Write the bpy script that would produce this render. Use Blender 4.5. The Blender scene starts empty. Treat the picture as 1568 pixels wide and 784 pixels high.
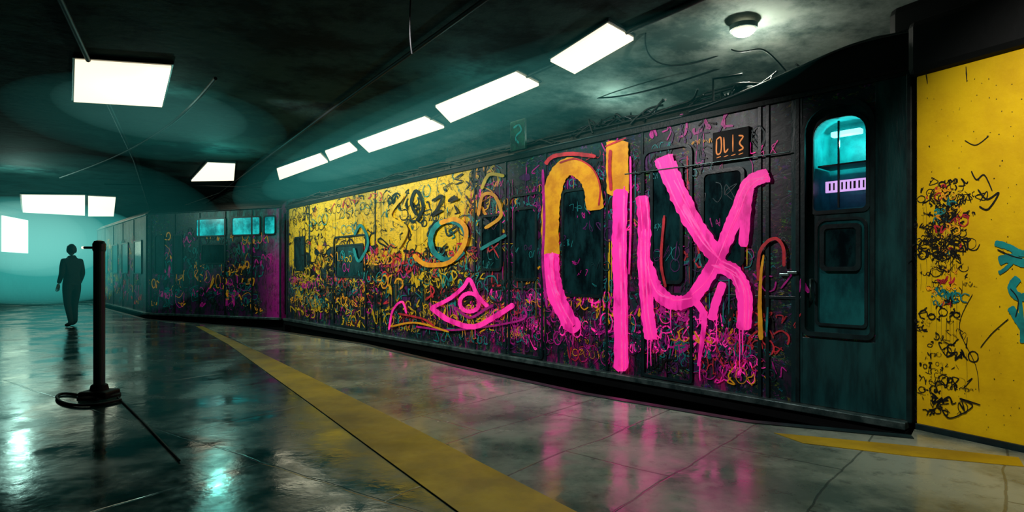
import bpy, bmesh, math, random
from mathutils import Vector, Matrix
random.seed(11)
sc = bpy.context.scene
try:
    sc.view_settings.view_transform = 'Standard'
    sc.view_settings.look = 'None'
except Exception as e:
    print(e)

# ------------------------------------------------------------ survey (metres)
F, CH, CX, HY, ZC = 900.0, 1.3, 784.0, 415.0, 4.0
def floorpt(px, py, z=0.0):
    Y = F*(CH-z)/(py-HY); return Vector(((px-CX)/F*Y, Y, z))
def ceilpt(px, py, z=ZC):
    Y = F*(z-CH)/(HY-py); return Vector(((px-CX)/F*Y, Y, z))
P0 = Vector((2.478, 6.10)); D = Vector((-.654, .756)).normalized(); N = Vector((-D.y, D.x))
def s_at(px):
    k = (px-CX)/F
    return (P0.x-k*P0.y)/(k*D.y-D.x)
def onside(px, py):
    s = s_at(px); Y = P0.y+D.y*s
    return (s, CH+(HY-py)*Y/F)
ANG = math.atan2(D.y, D.x)

# ------------------------------------------------------------ materials
class NT:
    def __init__(self, m):
        self.t = m.node_tree; self.n = self.t.nodes; self.l = self.t.links
    def new(self, typ, **kw):
        nd = self.n.new(typ)
        for k, v in kw.items(): setattr(nd, k, v)
        return nd
    def put(self, sock, v):
        if isinstance(v, bpy.types.NodeSocket): self.l.new(v, sock)
        else: sock.default_value = v
    def math(self, op, a, b=0.0, clamp=False):
        nd = self.new('ShaderNodeMath', operation=op, use_clamp=clamp)
        self.put(nd.inputs[0], a); self.put(nd.inputs[1], b); return nd.outputs[0]
    def mix(self, f, a, b):
        nd = self.new('ShaderNodeMix', data_type='RGBA')
        self.put(nd.inputs[0], f)
        self.put(nd.inputs[6], a if not isinstance(a, tuple) else (*a, 1)[:4])
        self.put(nd.inputs[7], b if not isinstance(b, tuple) else (*b, 1)[:4])
        return nd.outputs[2]
    def ss(self, v, lo, hi):
        nd = self.new('ShaderNodeMapRange', interpolation_type='SMOOTHSTEP')
        self.put(nd.inputs[0], v); nd.inputs[1].default_value = lo; nd.inputs[2].default_value = hi
        return nd.outputs[0]
    def noise(self, vec, scale, detail=4, rough=.6, dist=0.0):
        nd = self.new('ShaderNodeTexNoise'); self.l.new(vec, nd.inputs['Vector'])
        nd.inputs['Scale'].default_value = scale; nd.inputs['Detail'].default_value = detail
        nd.inputs['Roughness'].default_value = rough; nd.inputs['Distortion'].default_value = dist
        return nd.outputs['Fac']
    def mapping(self, vec, scale=(1,1,1), loc=(0,0,0), rot=(0,0,0)):
        nd = self.new('ShaderNodeMapping'); self.l.new(vec, nd.inputs[0])
        nd.inputs['Scale'].default_value = scale; nd.inputs['Location'].default_value = loc
        nd.inputs['Rotation'].default_value = rot
        return nd.outputs[0]
    def coord(self): return self.new('ShaderNodeTexCoord').outputs['Object']

def base_mat(name):
    m = bpy.data.materials.new(name); m.use_nodes = True
    return m, NT(m), m.node_tree.nodes['Principled BSDF']

def mat(name, c1, c2=None, rough=.5, metal=0., scale=3., stretch=(1,1,1), bump=.1, emis=None, es=0., r2=None, lo=.35, hi=.65, bscale=None, spec=.5):
    m, t, b = base_mat(name)
    if c2 is None: c2 = tuple(x*.6 for x in c1)
    v = t.mapping(t.coord(), stretch)
    f = t.noise(v, scale, 6, .65)
    cc = t.mix(t.ss(f, lo, hi), c1, c2)
    t.l.new(cc, b.inputs['Base Color'])
    b.inputs['Metallic'].default_value = metal
    b.inputs['Specular IOR Level'].default_value = spec
    if r2 is None: b.inputs['Roughness'].default_value = rough
    else:
        f2 = t.noise(v, scale*1.7, 4, .6)
        mr = t.new('ShaderNodeMapRange'); t.l.new(f2, mr.inputs[0])
        mr.inputs[1].default_value = .35; mr.inputs[2].default_value = .65
        mr.inputs[3].default_value = rough; mr.inputs[4].default_value = r2
        t.l.new(mr.outputs[0], b.inputs['Roughness'])
    if bump:
        bp = t.new('ShaderNodeBump'); bp.inputs['Strength'].default_value = bump; bp.inputs['Distance'].default_value = .02
        t.l.new(t.noise(v, bscale or scale*4, 5, .6), bp.inputs['Height']); t.l.new(bp.outputs[0], b.inputs['Normal'])
    if emis:
        if emis == 'self': t.l.new(cc, b.inputs['Emission Color'])
        else: b.inputs['Emission Color'].default_value = (*emis, 1)
        b.inputs['Emission Strength'].default_value = es
    return m

def car_paint(name, yel=None, mag=None, cyan=None, base=((.006,.035,.038),(.002,.008,.012)), busy=1.0):
    m, t, b = base_mat(name)
    co = t.coord()
    sep = t.new('ShaderNodeSeparateXYZ'); t.l.new(co, sep.inputs[0])
    X, Z = sep.outputs[0], sep.outputs[2]
    vst = t.mapping(co, (1, 1, .35))
    n1 = t.noise(vst, 2.5, 6, .7)
    col = t.mix(t.ss(n1, .35, .65), base[0], base[1])
    # old layered tags, many colours
    def layer(col, vscale, nscale, lo, hi, val, amt, reg_lo, seed):
        vor = t.new('ShaderNodeTexVoronoi'); t.l.new(t.mapping(co, vscale, (seed,seed,seed)), vor.inputs['Vector'])
        hs = t.new('ShaderNodeHueSaturation'); t.l.new(vor.outputs['Color'], hs.inputs['Color'])
        hs.inputs['Saturation'].default_value = 2.0; hs.inputs['Value'].default_value = val
        ed = t.noise(t.mapping(co, (.6,1,1), (seed*3,0,seed)), nscale, 3, .6, 1.8)
        reg = t.noise(t.mapping(co, (1,1,1), (seed,0,0)), 1.6, 3, .6)
        band = t.math('ABSOLUTE', t.math('SUBTRACT', ed, .5))
        k = t.math('SUBTRACT', 1.0, t.ss(band, lo, hi))
        k = t.math('MULTIPLY', k, t.ss(reg, reg_lo, reg_lo+.15))
        return t.mix(t.math('MULTIPLY', k, amt*busy), col, hs.outputs[0]), ed
    col, edge = layer(col, (4,4,7), 6, .008, .022, .50, .75, .42, 0)
    col, _ = layer(col, (3,3,4), 10, .006, .014, .55, .65, .44, 7.3)
    def rng(a, bb, w=.12):
        return t.math('MULTIPLY', t.ss(X, a-w, a+w), t.math('SUBTRACT', 1.0, t.ss(X, bb-w, bb+w)))
    if mag:
        for (a, bb, z0, z1, c, thr) in mag:
            k = t.math('MULTIPLY', rng(a, bb, .5), t.math('SUBTRACT', 1.0, t.ss(Z, z0, z1)))
            k = t.math('MULTIPLY', k, t.ss(t.noise(vst, 5.3, 5, .75, .6), thr, thr+.1))
            col = t.mix(t.math('MULTIPLY', k, .85), col, c)
    if cyan:
        for (a, bb, z0, z1, c) in cyan:
            k = t.math('MULTIPLY', rng(a, bb, .3), t.ss(Z, z0, z1))
            k = t.math('MULTIPLY', k, t.ss(t.noise(vst, 3.1, 5, .75), .40, .60))
            col = t.mix(k, col, c)
    g = t.ss(t.noise(vst, 12, 5, .8), .46, .66)
    col = t.mix(t.math('MULTIPLY', g, .75), col, (.002,.003,.005))
    if yel:
        a, bb, zlow, zhigh = yel
        # heavier paint at the top, breaking up into drips further down
        zz = t.ss(Z, zlow, zhigh)
        k = t.math('ADD', t.math('MULTIPLY', zz, .80), t.math('MULTIPLY', t.noise(t.mapping(co, (1.6,1,.5)), 2.6, 6, .75), .9))
        k = t.math('MULTIPLY', t.ss(k, .82, .92), rng(a, bb, .05))
        yc = t.mix(t.noise(co, 2.0, 3), (.86,.54,.010), (1.0,.66,.012))
        yc = t.mix(t.ss(t.noise(vst, 9, 5, .8), .62, .68), yc, (.10,.10,.008))
        yc = t.mix(t.ss(t.noise(co, 1.7, 4, .7, 2), .62, .66), yc, (.03,.16,.12))
        e2 = t.math('ABSOLUTE', t.math('SUBTRACT', t.noise(t.mapping(co, (.5,1,1), (3,0,1)), 4.5, 2, .6, 2.5), .5))
        yc = t.mix(t.math('MULTIPLY', t.math('SUBTRACT', 1.0, t.ss(e2, .008, .016)), .8), yc, (.02,.02,.01))
        col = t.mix(k, col, yc)
    t.l.new(col, b.inputs['Base Color'])
    mr = t.new('ShaderNodeMapRange'); t.l.new(n1, mr.inputs[0]); mr.inputs[3].default_value = .2; mr.inputs[4].default_value = .6
    t.l.new(mr.outputs[0], b.inputs['Roughness'])
    bp = t.new('ShaderNodeBump'); bp.inputs['Strength'].default_value = .3; bp.inputs['Distance'].default_value = .01
    t.l.new(edge, bp.inputs['Height']); t.l.new(bp.outputs[0], b.inputs['Normal'])
    return m

M = {}
M['black'] = mat('black_rubber', (.003,.004,.005), rough=.6, spec=.2)
M['roof'] = mat('sooty_roof', (.005,.012,.012), (.002,.004,.004), rough=.5, spec=.35, bump=.4, scale=6)
M['steel'] = mat('worn_steel', (.20,.30,.29), (.05,.10,.10), rough=.3, metal=.7, scale=6)
M['frame'] = mat('dark_frame', (.007,.026,.029), (.003,.010,.013), rough=.35, scale=6)
M['teal'] = mat('teal_door', (.009,.066,.070), (.004,.024,.028), rough=.32, scale=3, stretch=(2,2,.4), bump=.2)
M['lowpane'] = mat('frosted_teal_pane', (.012,.14,.15), (.006,.05,.06), rough=.2, scale=4, stretch=(1,1,.4), bump=.05)
M['glass'] = mat('dark_glass', (.002,.006,.009), (.008,.045,.050), rough=.12, bump=.05, scale=5, stretch=(1,1,.4))
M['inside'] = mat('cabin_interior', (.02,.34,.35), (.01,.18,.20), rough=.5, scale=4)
M['cyanlamp'] = mat('cyan_lamp', (.3,.9,.9), bump=0, emis=(.25,1,.95), es=2)
M['cyanwin'] = mat('lit_window', (.01,.38,.38), (.0,.08,.09), rough=.2, bump=0, emis='self', es=1.4, scale=2)
M['dest'] = mat('orange_display', (.3,.1,.01), bump=0, emis=(1,.28,.03), es=.6)
M['disp'] = mat('lilac_display', (.4,.2,.5), bump=0, emis=(.75,.45,1), es=.9)
M['pink'] = mat('pink_spray_glow', (1,.030,.38), (.62,.008,.22), rough=.45, scale=4.5, stretch=(1,1,.4), emis='self', es=.55, bump=.2, lo=.46, hi=.62)  # neon glow put into the paint as emission
M['hotpink'] = mat('pale_pink_spray_glow', (1,.12,.50), (1,.04,.38), rough=.45, scale=6, emis='self', es=.45, bump=.1)  # paler strokes, also self-lit by emission
M['magenta'] = mat('magenta_spray_glow', (.60,.01,.30), (.28,.005,.16), rough=.45, scale=6, emis='self', es=.16)  # faint emission makes this paint glow
M['purple'] = mat('purple_spray', (.11,.010,.15), (.03,.006,.06), rough=.5, scale=6)
M['deepteal'] = mat('deep_teal_spray', (.005,.06,.066), (.003,.02,.03), rough=.5, scale=6)
M['orange'] = mat('amber_spray_glow', (.98,.46,.012), (.75,.28,.012), rough=.45, scale=5, emis='self', es=.10, bump=.2)  # slight glow added to the paint colour
M['yellow'] = mat('yellow_spray', (.95,.62,.012), (.65,.42,.012), rough=.45, scale=5)
M['cyan'] = mat('teal_spray', (.01,.34,.34), (.01,.16,.18), rough=.45, scale=5)
M['red'] = mat('red_spray_glow', (.75,.03,.05), (.35,.02,.03), rough=.45, scale=5, emis='self', es=.1)  # slight emission, so the paint glows by itself
M['ink'] = mat('black_marker', (.006,.006,.006), rough=.5)
M['wallyel'] = mat('yellow_enamel', (.97,.62,.004), (.78,.46,.004), rough=.55, scale=1.6, bump=.15, bscale=20, spec=.2)
M['panel'] = mat('lamp_diffuser', (.9,.85,.7), (.85,.8,.65), rough=.6, bump=0, emis=(1,.87,.60), es=1.4)
M['panel_far'] = mat('lamp_diffuser_far', (.9,.9,.8), (.85,.85,.75), rough=.6, bump=0, emis=(1,.93,.68), es=1.35)
M['ceil'] = mat('ceiling_paint', (.018,.055,.052), (.002,.009,.010), rough=.85, scale=.9, bump=.5, bscale=6, spec=.1, lo=.4, hi=.6)
M['soffit'] = mat('stained_concrete', (.26,.31,.28), (.05,.08,.075), rough=.9, scale=1.3, bump=.6, bscale=7, lo=.35, hi=.65, spec=.05)
M['wall'] = mat('damp_wall', (.02,.10,.10), (.006,.03,.033), rough=.5, scale=.6, bump=.4, bscale=4)
M['line'] = mat('yellow_line_paint', (.50,.32,.006), (.30,.19,.008), rough=.30, r2=.55, scale=1.3, bump=.08, bscale=12, spec=.4)
M['skin'] = mat('skin', (.25,.15,.11), rough=.5, bump=0)
M['cloth'] = mat('dark_cloth', (.006,.008,.010), rough=.8, scale=12)
M['hair'] = mat('hair', (.005,.004,.004), rough=.6, scale=20)
M['green'] = mat('green_sign', (.006,.09,.045), (.003,.025,.018), rough=.4, scale=8)

def floor_mat(name, c1, c2, line, rot, tile, mort=.012, rlo=.06, rhi=.33):
    m, t, b = base_mat(name)
    co = t.coord()
    n = t.noise(co, .9, 7, .65)
    col = t.mix(t.ss(n, .38, .62), c1, c2)
    col = t.mix(t.math('MULTIPLY', t.ss(t.noise(co, 6, 6, .7), .52, .7), .5), col, tuple(x*.3 for x in c2))
    br = t.new('ShaderNodeTexBrick')
    wob = t.new('ShaderNodeVectorMath', operation='ADD'); nz = t.new('ShaderNodeTexNoise'); t.l.new(co, nz.inputs['Vector']); nz.inputs['Scale'].default_value = 1.2; nz.inputs['Detail'].default_value = 5
    sc_ = t.new('ShaderNodeVectorMath', operation='SCALE'); t.l.new(nz.outputs['Color'], sc_.inputs[0]); sc_.inputs['Scale'].default_value = .12
    t.l.new(t.mapping(co, (1,1,1), (0,0,0), (0,0,rot)), wob.inputs[0]); t.l.new(sc_.outputs[0], wob.inputs[1]); t.l.new(wob.outputs[0], br.inputs['Vector'])
    br.inputs['Scale'].default_value = 1; br.inputs['Brick Width'].default_value = tile[0]; br.inputs['Row Height'].default_value = tile[1]
    br.inputs['Mortar Size'].default_value = mort; br.inputs['Mortar Smooth'].default_value = .6
    col = t.mix(t.math('MULTIPLY', br.outputs['Fac'], line), col, (.004,.008,.008))
    t.l.new(col, b.inputs['Base Color'])
    mr = t.new('ShaderNodeMapRange'); t.l.new(t.noise(co, 1.3, 5, .65), mr.inputs[0])
    mr.inputs[1].default_value = .38; mr.inputs[2].default_value = .66; mr.inputs[3].default_value = rlo; mr.inputs[4].default_value = rhi
    t.l.new(mr.outputs[0], b.inputs['Roughness'])
    bp = t.new('ShaderNodeBump'); bp.inputs['Strength'].default_value = .12; bp.inputs['Distance'].default_value = .02
    t.l.new(t.math('SUBTRACT', t.noise(co, 5, 5, .6), br.outputs['Fac']), bp.inputs['Height']); t.l.new(bp.outputs[0], b.inputs['Normal'])
    b.inputs['Specular IOR Level'].default_value = 1.0
    return m
M['floor'] = floor_mat('wet_dark_floor', (.014,.068,.064), (.003,.018,.019), .5, .6, (2.4, 2.4))
M['slab'] = floor_mat('wet_concrete_slabs', (.30,.34,.28), (.09,.125,.105), .6, -.86+math.pi, (1.7, .8), .010, .05, .32)

# ------------------------------------------------------------ mesh helpers
def link(o, parent=None):
    sc.collection.objects.link(o)
    if parent: o.parent = parent
    return o
def empty(name, loc=(0,0,0), rz=0):
    o = bpy.data.objects.new(name, None); o.location = loc; o.rotation_euler = (0,0,rz); return link(o)
def meshobj(name, verts, faces, mats, parent=None, fm=None, smooth=False):
    me = bpy.data.meshes.new(name); me.from_pydata([tuple(v) for v in verts], [], faces)
    for mm in (mats if isinstance(mats, list) else [mats]): me.materials.append(mm)
    if fm:
        for p, i in zip(me.polygons, fm): p.material_index = i
    if smooth:
        for p in me.polygons: p.use_smooth = True
    me.update()
    return link(bpy.data.objects.new(name, me), parent)
def fixn(o):
    bm = bmesh.new(); bm.from_mesh(o.data); bmesh.ops.recalc_face_normals(bm, faces=bm.faces); bm.to_mesh(o.data); bm.free(); return o
def box(name, x0, x1, y0, y1, z0, z1, m, parent=None, bev=.008):
    v = [(x,y,z) for x in (x0,x1) for y in (y0,y1) for z in (z0,z1)]
    f = [(0,1,3,2),(4,6,7,5),(0,4,5,1),(2,3,7,6),(0,2,6,4),(1,5,7,3)]
    o = fixn(meshobj(name, v, f, m, parent))
    if bev:
        b = o.modifiers.new('b', 'BEVEL'); b.width = bev; b.segments = 2
    return o
def prism(name, poly, z0, z1, m, parent=None, bev=0):
    n = len(poly)
    v = [(p[0],p[1],z0) for p in poly]+[(p[0],p[1],z1) for p in poly]
    f = [tuple(range(n-1,-1,-1)), tuple(range(n,2*n))]+[(i,(i+1)%n,n+(i+1)%n,n+i) for i in range(n)]
    o = fixn(meshobj(name, v, f, m, parent))
    if bev:
        b = o.modifiers.new('b', 'BEVEL'); b.width = bev; b.segments = 2
    return o
def rr(x0, x1, z0, z1, rb, rt=None, n=6):
    rt = rb if rt is None else rt
    out = []
    for cx, cz, a0, r in ((x1-rb, z0+rb, -90, rb), (x1-rt, z1-rt, 0, rt), (x0+rt, z1-rt, 90, rt), (x0+rb, z0+rb, 180, rb)):
        for i in range(n+1):
            a = math.radians(a0+90*i/n); out.append((cx+r*math.cos(a), cz+r*math.sin(a)))
    return out
def plate(name, ol, y0, y1, m, parent, bev=0):
    n = len(ol)
    v = [(p[0],y0,p[1]) for p in ol]+[(p[0],y1,p[1]) for p in ol]
    f = [tuple(range(n)), tuple(range(2*n-1,n-1,-1))]+[(i,(i+1)%n,n+(i+1)%n,n+i) for i in range(n)]
    o = fixn(meshobj(name, v, f, m, parent))
    if bev:
        b = o.modifiers.new('b', 'BEVEL'); b.width = bev; b.segments = 2; b.limit_method = 'ANGLE'
    return o
def ring(name, a, bb, y0, y1, m, parent, bev=.004):
    n = len(a); v = []
    for ol, y in ((a,y0),(a,y1),(bb,y1),(bb,y0)): v += [(p[0],y,p[1]) for p in ol]
    f = []
    for k in range(4):
        for i in range(n):
            j = (i+1)%n; f.append((k*n+i, k*n+j, ((k+1)%4)*n+j, ((k+1)%4)*n+i))
    o = fixn(meshobj(name, v, f, m, parent))
    return o
def curve(name, pts, r, m, parent=None, smooth=True):
    cu = bpy.data.curves.new(name, 'CURVE'); cu.dimensions = '3D'; cu.bevel_depth = r; cu.bevel_resolution = 3; cu.use_fill_caps = True
    sp = cu.splines.new('NURBS' if smooth and len(pts) > 2 else 'POLY'); sp.points.add(len(pts)-1)
    for q, p in zip(sp.points, pts): q.co = (*p, 1)
    if sp.type == 'NURBS': sp.use_endpoint_u = True; sp.order_u = min(4, len(pts))
    cu.materials.append(m)
    return link(bpy.data.objects.new(name, cu), parent)

# ------------------------------------------------------------ paint strokes lying on a surface
def catmull(pts, sub=8):
    P = [pts[0]]+list(pts)+[pts[-1]]; out = []
    for i in range(1, len(P)-2):
        for k in range(sub):
            t = k/sub; a,b,c,d = P[i-1],P[i],P[i+1],P[i+2]
            out.append(tuple(.5*((2*b[j])+(-a[j]+c[j])*t+(2*a[j]-5*b[j]+4*c[j]-d[j])*t*t+(-a[j]+3*b[j]-3*c[j]+d[j])*t**3) for j in (0,1)))
    out.append(tuple(pts[-1])); return out
class Paint:
    def __init__(self): self.d = {}; self.k = 0
    def stroke(self, pts, w, m, off=.006, fn=None, sub=8, rag=.12, taper=False):
        c = catmull(pts, sub) if len(pts) > 2 else [tuple(pts[0]), tuple(((pts[0][j]+pts[1][j])/2) for j in (0,1)), tuple(pts[1])]
        V, Fc = self.d.setdefault(m, ([], []))
        self.k += 1; y = off+(self.k % 40)*.00012
        n0 = len(V); n = len(c)
        for i, p in enumerate(c):
            a = c[max(i-1,0)]; b = c[min(i+1,n-1)]
            dx, dz = b[0]-a[0], b[1]-a[1]; L = math.hypot(dx,dz) or 1
            nx, nz = -dz/L, dx/L
            e = 1.0
            if i in (0, n-1): e = .55
            if taper: e *= 1-.7*i/n
            for sgn in (1, -1):
                ww = w/2*e*(1+random.uniform(-rag, rag))
                q = (p[0]+sgn*nx*ww, p[1]+sgn*nz*ww)
                if fn: q = fn(*q)
                V.append((q[0], y, q[1]))
        for i in range(n-1):
            Fc.append((n0+2*i, n0+2*i+1, n0+2*i+3, n0+2*i+2))
    def blob(self, x, z, rx, rz, m, off=.005, outline=None, lw=.02):
        n = random.randint(5, 8); a0 = random.uniform(0, 6)
        pts = [(x+rx*random.uniform(.45,1.1)*math.cos(a0+6.283*i/n), z+rz*random.uniform(.45,1.1)*math.sin(a0+6.283*i/n)) for i in range(n)]
        c = catmull(pts+[pts[0]], 6)[:-1]
        V, Fc = self.d.setdefault(m, ([], [])); self.k += 1; y = off+(self.k % 40)*.00005
        n0 = len(V); V.append((x, y, z)); V += [(p[0], y, p[1]) for p in c]
        for i in range(len(c)): Fc.append((n0, n0+1+i, n0+1+(i+1)%len(c)))
        if outline: self.stroke(pts+[pts[0]], lw, outline, off+.002, sub=6, rag=.25)
    def glyph(self, x, z, w, h, lw, m, off):
        n = random.randint(3, 6)
        pts = [(x+random.uniform(-.1,1.0)*w, z+random.uniform(-.1,1.1)*h) for _ in range(n)]
        if random.random() < .3:
            a0 = random.uniform(0,6); pts = [(x+w/2+w*.5*math.cos(a0+i*1.1), z+h/2+h*.5*math.sin(a0+i*1.1)) for i in range(random.randint(4,7))]
        self.stroke(pts, lw, m, off, sub=5, rag=.3)
    def tag(self, x, z, h, n, m, off=.009, asp=.6, lw=None, dirx=-1, slope=0):
        for i in range(n):
            self.glyph(x+dirx*i*h*asp*1.15, z+slope*i*h, h*asp*random.uniform(.8,1.3), h*random.uniform(.7,1.2), (lw or h*.07)*random.uniform(.6,1.6), m, off)
    def drip(self, x, z, L, m, w=.012, off=.010):
        L = min(L, z-.03)
        if L > .03: self.stroke([(x,z),(x+random.uniform(-.01,.01),z-L*.5),(x,z-L)], w, m, off, sub=4, taper=True)
    def build(self, parent, prefix='graffiti'):
        for m, (V, Fc) in self.d.items():
            meshobj(prefix+'_'+m, V, Fc, M[m], parent)

# ------------------------------------------------------------ train
def car_body(name, L0, L1, m, parent):
    prof = [(0,0),(0,3.05),(-.05,3.14),(-.16,3.23),(-.4,3.33),(-.8,3.40),(-1.4,3.42),(-2.0,3.40),(-2.4,3.33),(-2.64,3.23),(-2.75,3.14),(-2.8,3.05),(-2.8,0),(-2.6,-.12),(-.2,-.12)]
    n = len(prof)
    v = [(L0,y,z) for y,z in prof]+[(L1,y,z) for y,z in prof]
    f = [tuple(range(n)), tuple(range(2*n-1,n-1,-1))]; fm = [0,0]
    for i in range(n):
        f.append((i,(i+1)%n,n+(i+1)%n,n+i)); fm.append(0 if i in (0,11) else 1)
    return fixn(meshobj(name, v, f, [m, M['roof']], parent, fm))
def window(name, x0, x1, z0, z1, parent, gm='glass', r=.07, y=.0):
    o = rr(x0,x1,z0,z1,r); i = rr(x0+.04,x1-.04,z0+.04,z1-.04,r*.7)
    plate(name+'_glass', rr(x0+.02,x1-.02,z0+.02,z1-.02,r*.8), y-.004, y+.016, M[gm], parent)
    ring(name+'_frame', o, i, y-.002, y+.032, M['frame'], parent)
def undercar(L0, L1, parent):
    box('side_skirt', L0+.02, L1-.02, -.35, -.12, -.75, -.1, M['black'], parent)
    x = L0+1.2; k = 0
    while x < L1-1:
        for yy in (-.45,-2.2):
            n = 20
            ol = [(x+.42*math.cos(2*math.pi*i/n), -.62+.42*math.sin(2*math.pi*i/n)) for i in range(n)]
            plate('wheel_%d'%k, ol, yy-.12, yy, M['roof'], parent, .01); k += 1
        x += 2.1 if k % 4 else 7.5
    box('undercar_equipment', L0+3, L1-3, -2.3, -.6, -.7, -.13, M['black'], parent)
    box('door_sill', L0+.02, L1-.02, -.02, .10, -.05, .015, M['steel'], parent)
    box('sill_lip', L0+.02, L1-.02, .0, .07, -.16, -.06, M['black'], parent)
    curve('rain_gutter', [(L0,.015,3.06),(L1,.015,3.06)], .022, M['frame'], parent)

# --- car nearest the camera
car = empty('subway_car', (P0.x, P0.y, 0), ANG)
L0, L1 = s_at(1396), s_at(438)
paint1 = car_paint('graffitied_car_paint', yel=(s_at(722), s_at(443), .70, 2.15),
    mag=[(-.2, 5.5, 1.9, 2.8, (.13,.007,.11), .48), (0, 5.5, .6, 1.2, (.5,.01,.16), .55), (5.0, 13, .8, 1.3, (.12,.012,.14), .52)],
    base=((.004,.028,.034),(.002,.006,.011)))
body = car_body('body', L0, L1, paint1, car)
dx0, dx1 = s_at(1334), s_at(1234)
cut = plate('cutA', rr(dx0, dx1, .72, 2.84, .05, .22), -.05, .2, M['teal'], None)
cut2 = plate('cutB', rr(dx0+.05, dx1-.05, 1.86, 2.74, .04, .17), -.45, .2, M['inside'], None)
for c in (cut, cut2):
    c.parent = car
bpy.context.view_layer.update()
for c in (cut, cut2):
    bo = body.modifiers.new('bool', 'BOOLEAN'); bo.operation = 'DIFFERENCE'; bo.object = c; bo.solver = 'EXACT'
    try: bo.material_mode = 'TRANSFER'
    except Exception: pass
dg = bpy.context.evaluated_depsgraph_get()
nm = bpy.data.meshes.new_from_object(body.evaluated_get(dg)); body.modifiers.clear(); body.data = nm
for c in (cut, cut2): bpy.data.objects.remove(c)
undercar(L0, L1, car)
def cladding(x0, x1, name):
    box(name, x0, x1, -.002, .006, .02, 3.0, M['teal'], car, .002)
cladding(L0+.005, dx0-.035, 'cab_panel_a'); cladding(dx1+.03, s_at(1212), 'cab_panel_b')
box('cab_panel_c', dx0-.035, dx1+.03, -.002, .006, .02, .66, M['teal'], car, .002)
box('cab_corner_post', L0-.01, L0+.035, -.06, .03, .0, 3.02, M['frame'], car, .01)
ring('cab_door_surround', rr(dx0-.035, dx1+.035, .68, 2.88, .07, .25), rr(dx0, dx1, .72, 2.84, .05, .22), -.01, .03, M['frame'], car)
ring('cab_window_surround', rr(dx0+.02, dx1-.02, 1.84, 2.77, .06, .19), rr(dx0+.055, dx1-.055, 1.875, 2.735, .04, .16), -.06, -.035, M['frame'], car)
plate('cab_lower_pane', rr(dx0+.05, dx1-.08, .79, 1.79, .035, .09), -.053, -.046, M['lowpane'], car)
ring('cab_lower_panel_frame', rr(dx0+.04, dx1-.07, .78, 1.80, .04, .10), rr(dx0+.065, dx1-.095, .805, 1.775, .03, .08), -.06, -.03, M['frame'], car)
window('cab_lower_window', dx0+.09, dx1-.12, 1.30, 1.74, car, r=.05, y=-.045)
curve('cab_door_handle', [(dx1-.05,-.03,1.22),(dx1-.05,.02,1.22),(dx1-.05,.02,1.02),(dx1-.05,-.03,1.02)], .009, M['steel'], car, False)
box('cab_lamp', dx0+.16, dx1-.14, -.30, -.22, 2.60, 2.65, M['cyanlamp'], car, .01)
box('cab_display', dx0+.10, dx1-.10, -.22, -.2, 2.06, 2.17, M['disp'], car, .004)
for i in range(9):
    box('cab_display_digit_%d'%i, dx0+.12+i*.037, dx0+.12+i*.037+random.uniform(.006,.02), -.2, -.196, 2.08, 2.15, M['ink'], car, 0)
box('cab_shelf', dx0+.07, dx1-.07, -.40, -.1, 2.30, 2.315, M['frame'], car, 0)
box('cab_mullion', (dx0+dx1)/2+.02, (dx0+dx1)/2+.035, -.12, -.1, 1.9, 2.72, M['frame'], car, 0)
def door(name, px0, px1, z1=2.45):
    a, b = s_at(px1), s_at(px0)
    ring(name+'_surround', rr(a,b,.03,z1,.05,.12), rr(a+.035,b-.035,.06,z1-.035,.03,.09), 0, .03, M['frame'], car)
    window(name+'_window', a+.12, b-.12, 1.15, z1-.2, car)
    m_ = (a+b)/2
    box(name+'_seam', m_-.006, m_+.006, .0, .012, .06, z1-.04, M['black'], car, 0)
    box(name+'_handle', m_+.05, m_+.075, .0, .03, .95, 1.15, M['steel'], car)
door('passenger_door_1', 780, 833)
door('passenger_door_2', 985, 1062, 2.75)
door('passenger_door_3', 512, 562, 2.1)
window('side_window_1', s_at(926), s_at(862), .95, 2.42, car)
window('side_window_2', s_at(1142), s_at(1075), 1.35, 2.40, car)
window('side_window_3', s_at(770), s_at(738), 1.3, 2.2, car)
window('side_window_4', s_at(468), s_at(452), 1.3, 2.2, car)
a, b = s_at(1150), s_at(1094)
box('destination_box', a, b, 0, .04, 2.46, 2.80, M['black'], car)
pt = Paint()
for i in range(4):
    x = b-.05-i*(b-a-.08)/4; w_ = .05
    sh = [[(x,2.72),(x-w_,2.73),(x-w_,2.58),(x,2.57),(x,2.72)], [(x,2.73),(x-.01,2.57),(x-w_,2.60)], [(x-.02,2.74),(x-.02,2.56)], [(x,2.72),(x-w_,2.70),(x-.01,2.64),(x-w_,2.58),(x,2.56)]][i]
    pt.stroke(sh, .016, 'dest', .042, sub=4)
    pt.stroke([(x,2.52),(x-w_,2.53)], .01, 'dest', .042)
for i, px in enumerate((440, 474, 575, 728, 775, 836, 930, 984, 1164, 1176, 1222)):
    s = s_at(px); box('post_%d'%i, s-.02, s+.02, -.002, .016, .02, 3.03, M['frame'], car, .004)
box('belt_rail', L0+.9, L1-.05, 0, .012, 1.02, 1.05, M['frame'], car, .003)
box('top_rail', L0+.02, L1-.05, 0, .03, 2.98, 3.05, M['roof'], car, .004)
curve('grab_rail', [(s_at(960),.04,2.5),(s_at(1100),.05,2.47),(s_at(1212),.04,2.47)], .008, M['steel'], car)
for px, z in ((1200,1.25),(690,1.1),(1212,1.27)):
    s = s_at(px); box('lever_%d'%px, s-.07, s+.03, .0, .04, z, z+.03, M['steel'], car)

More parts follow.
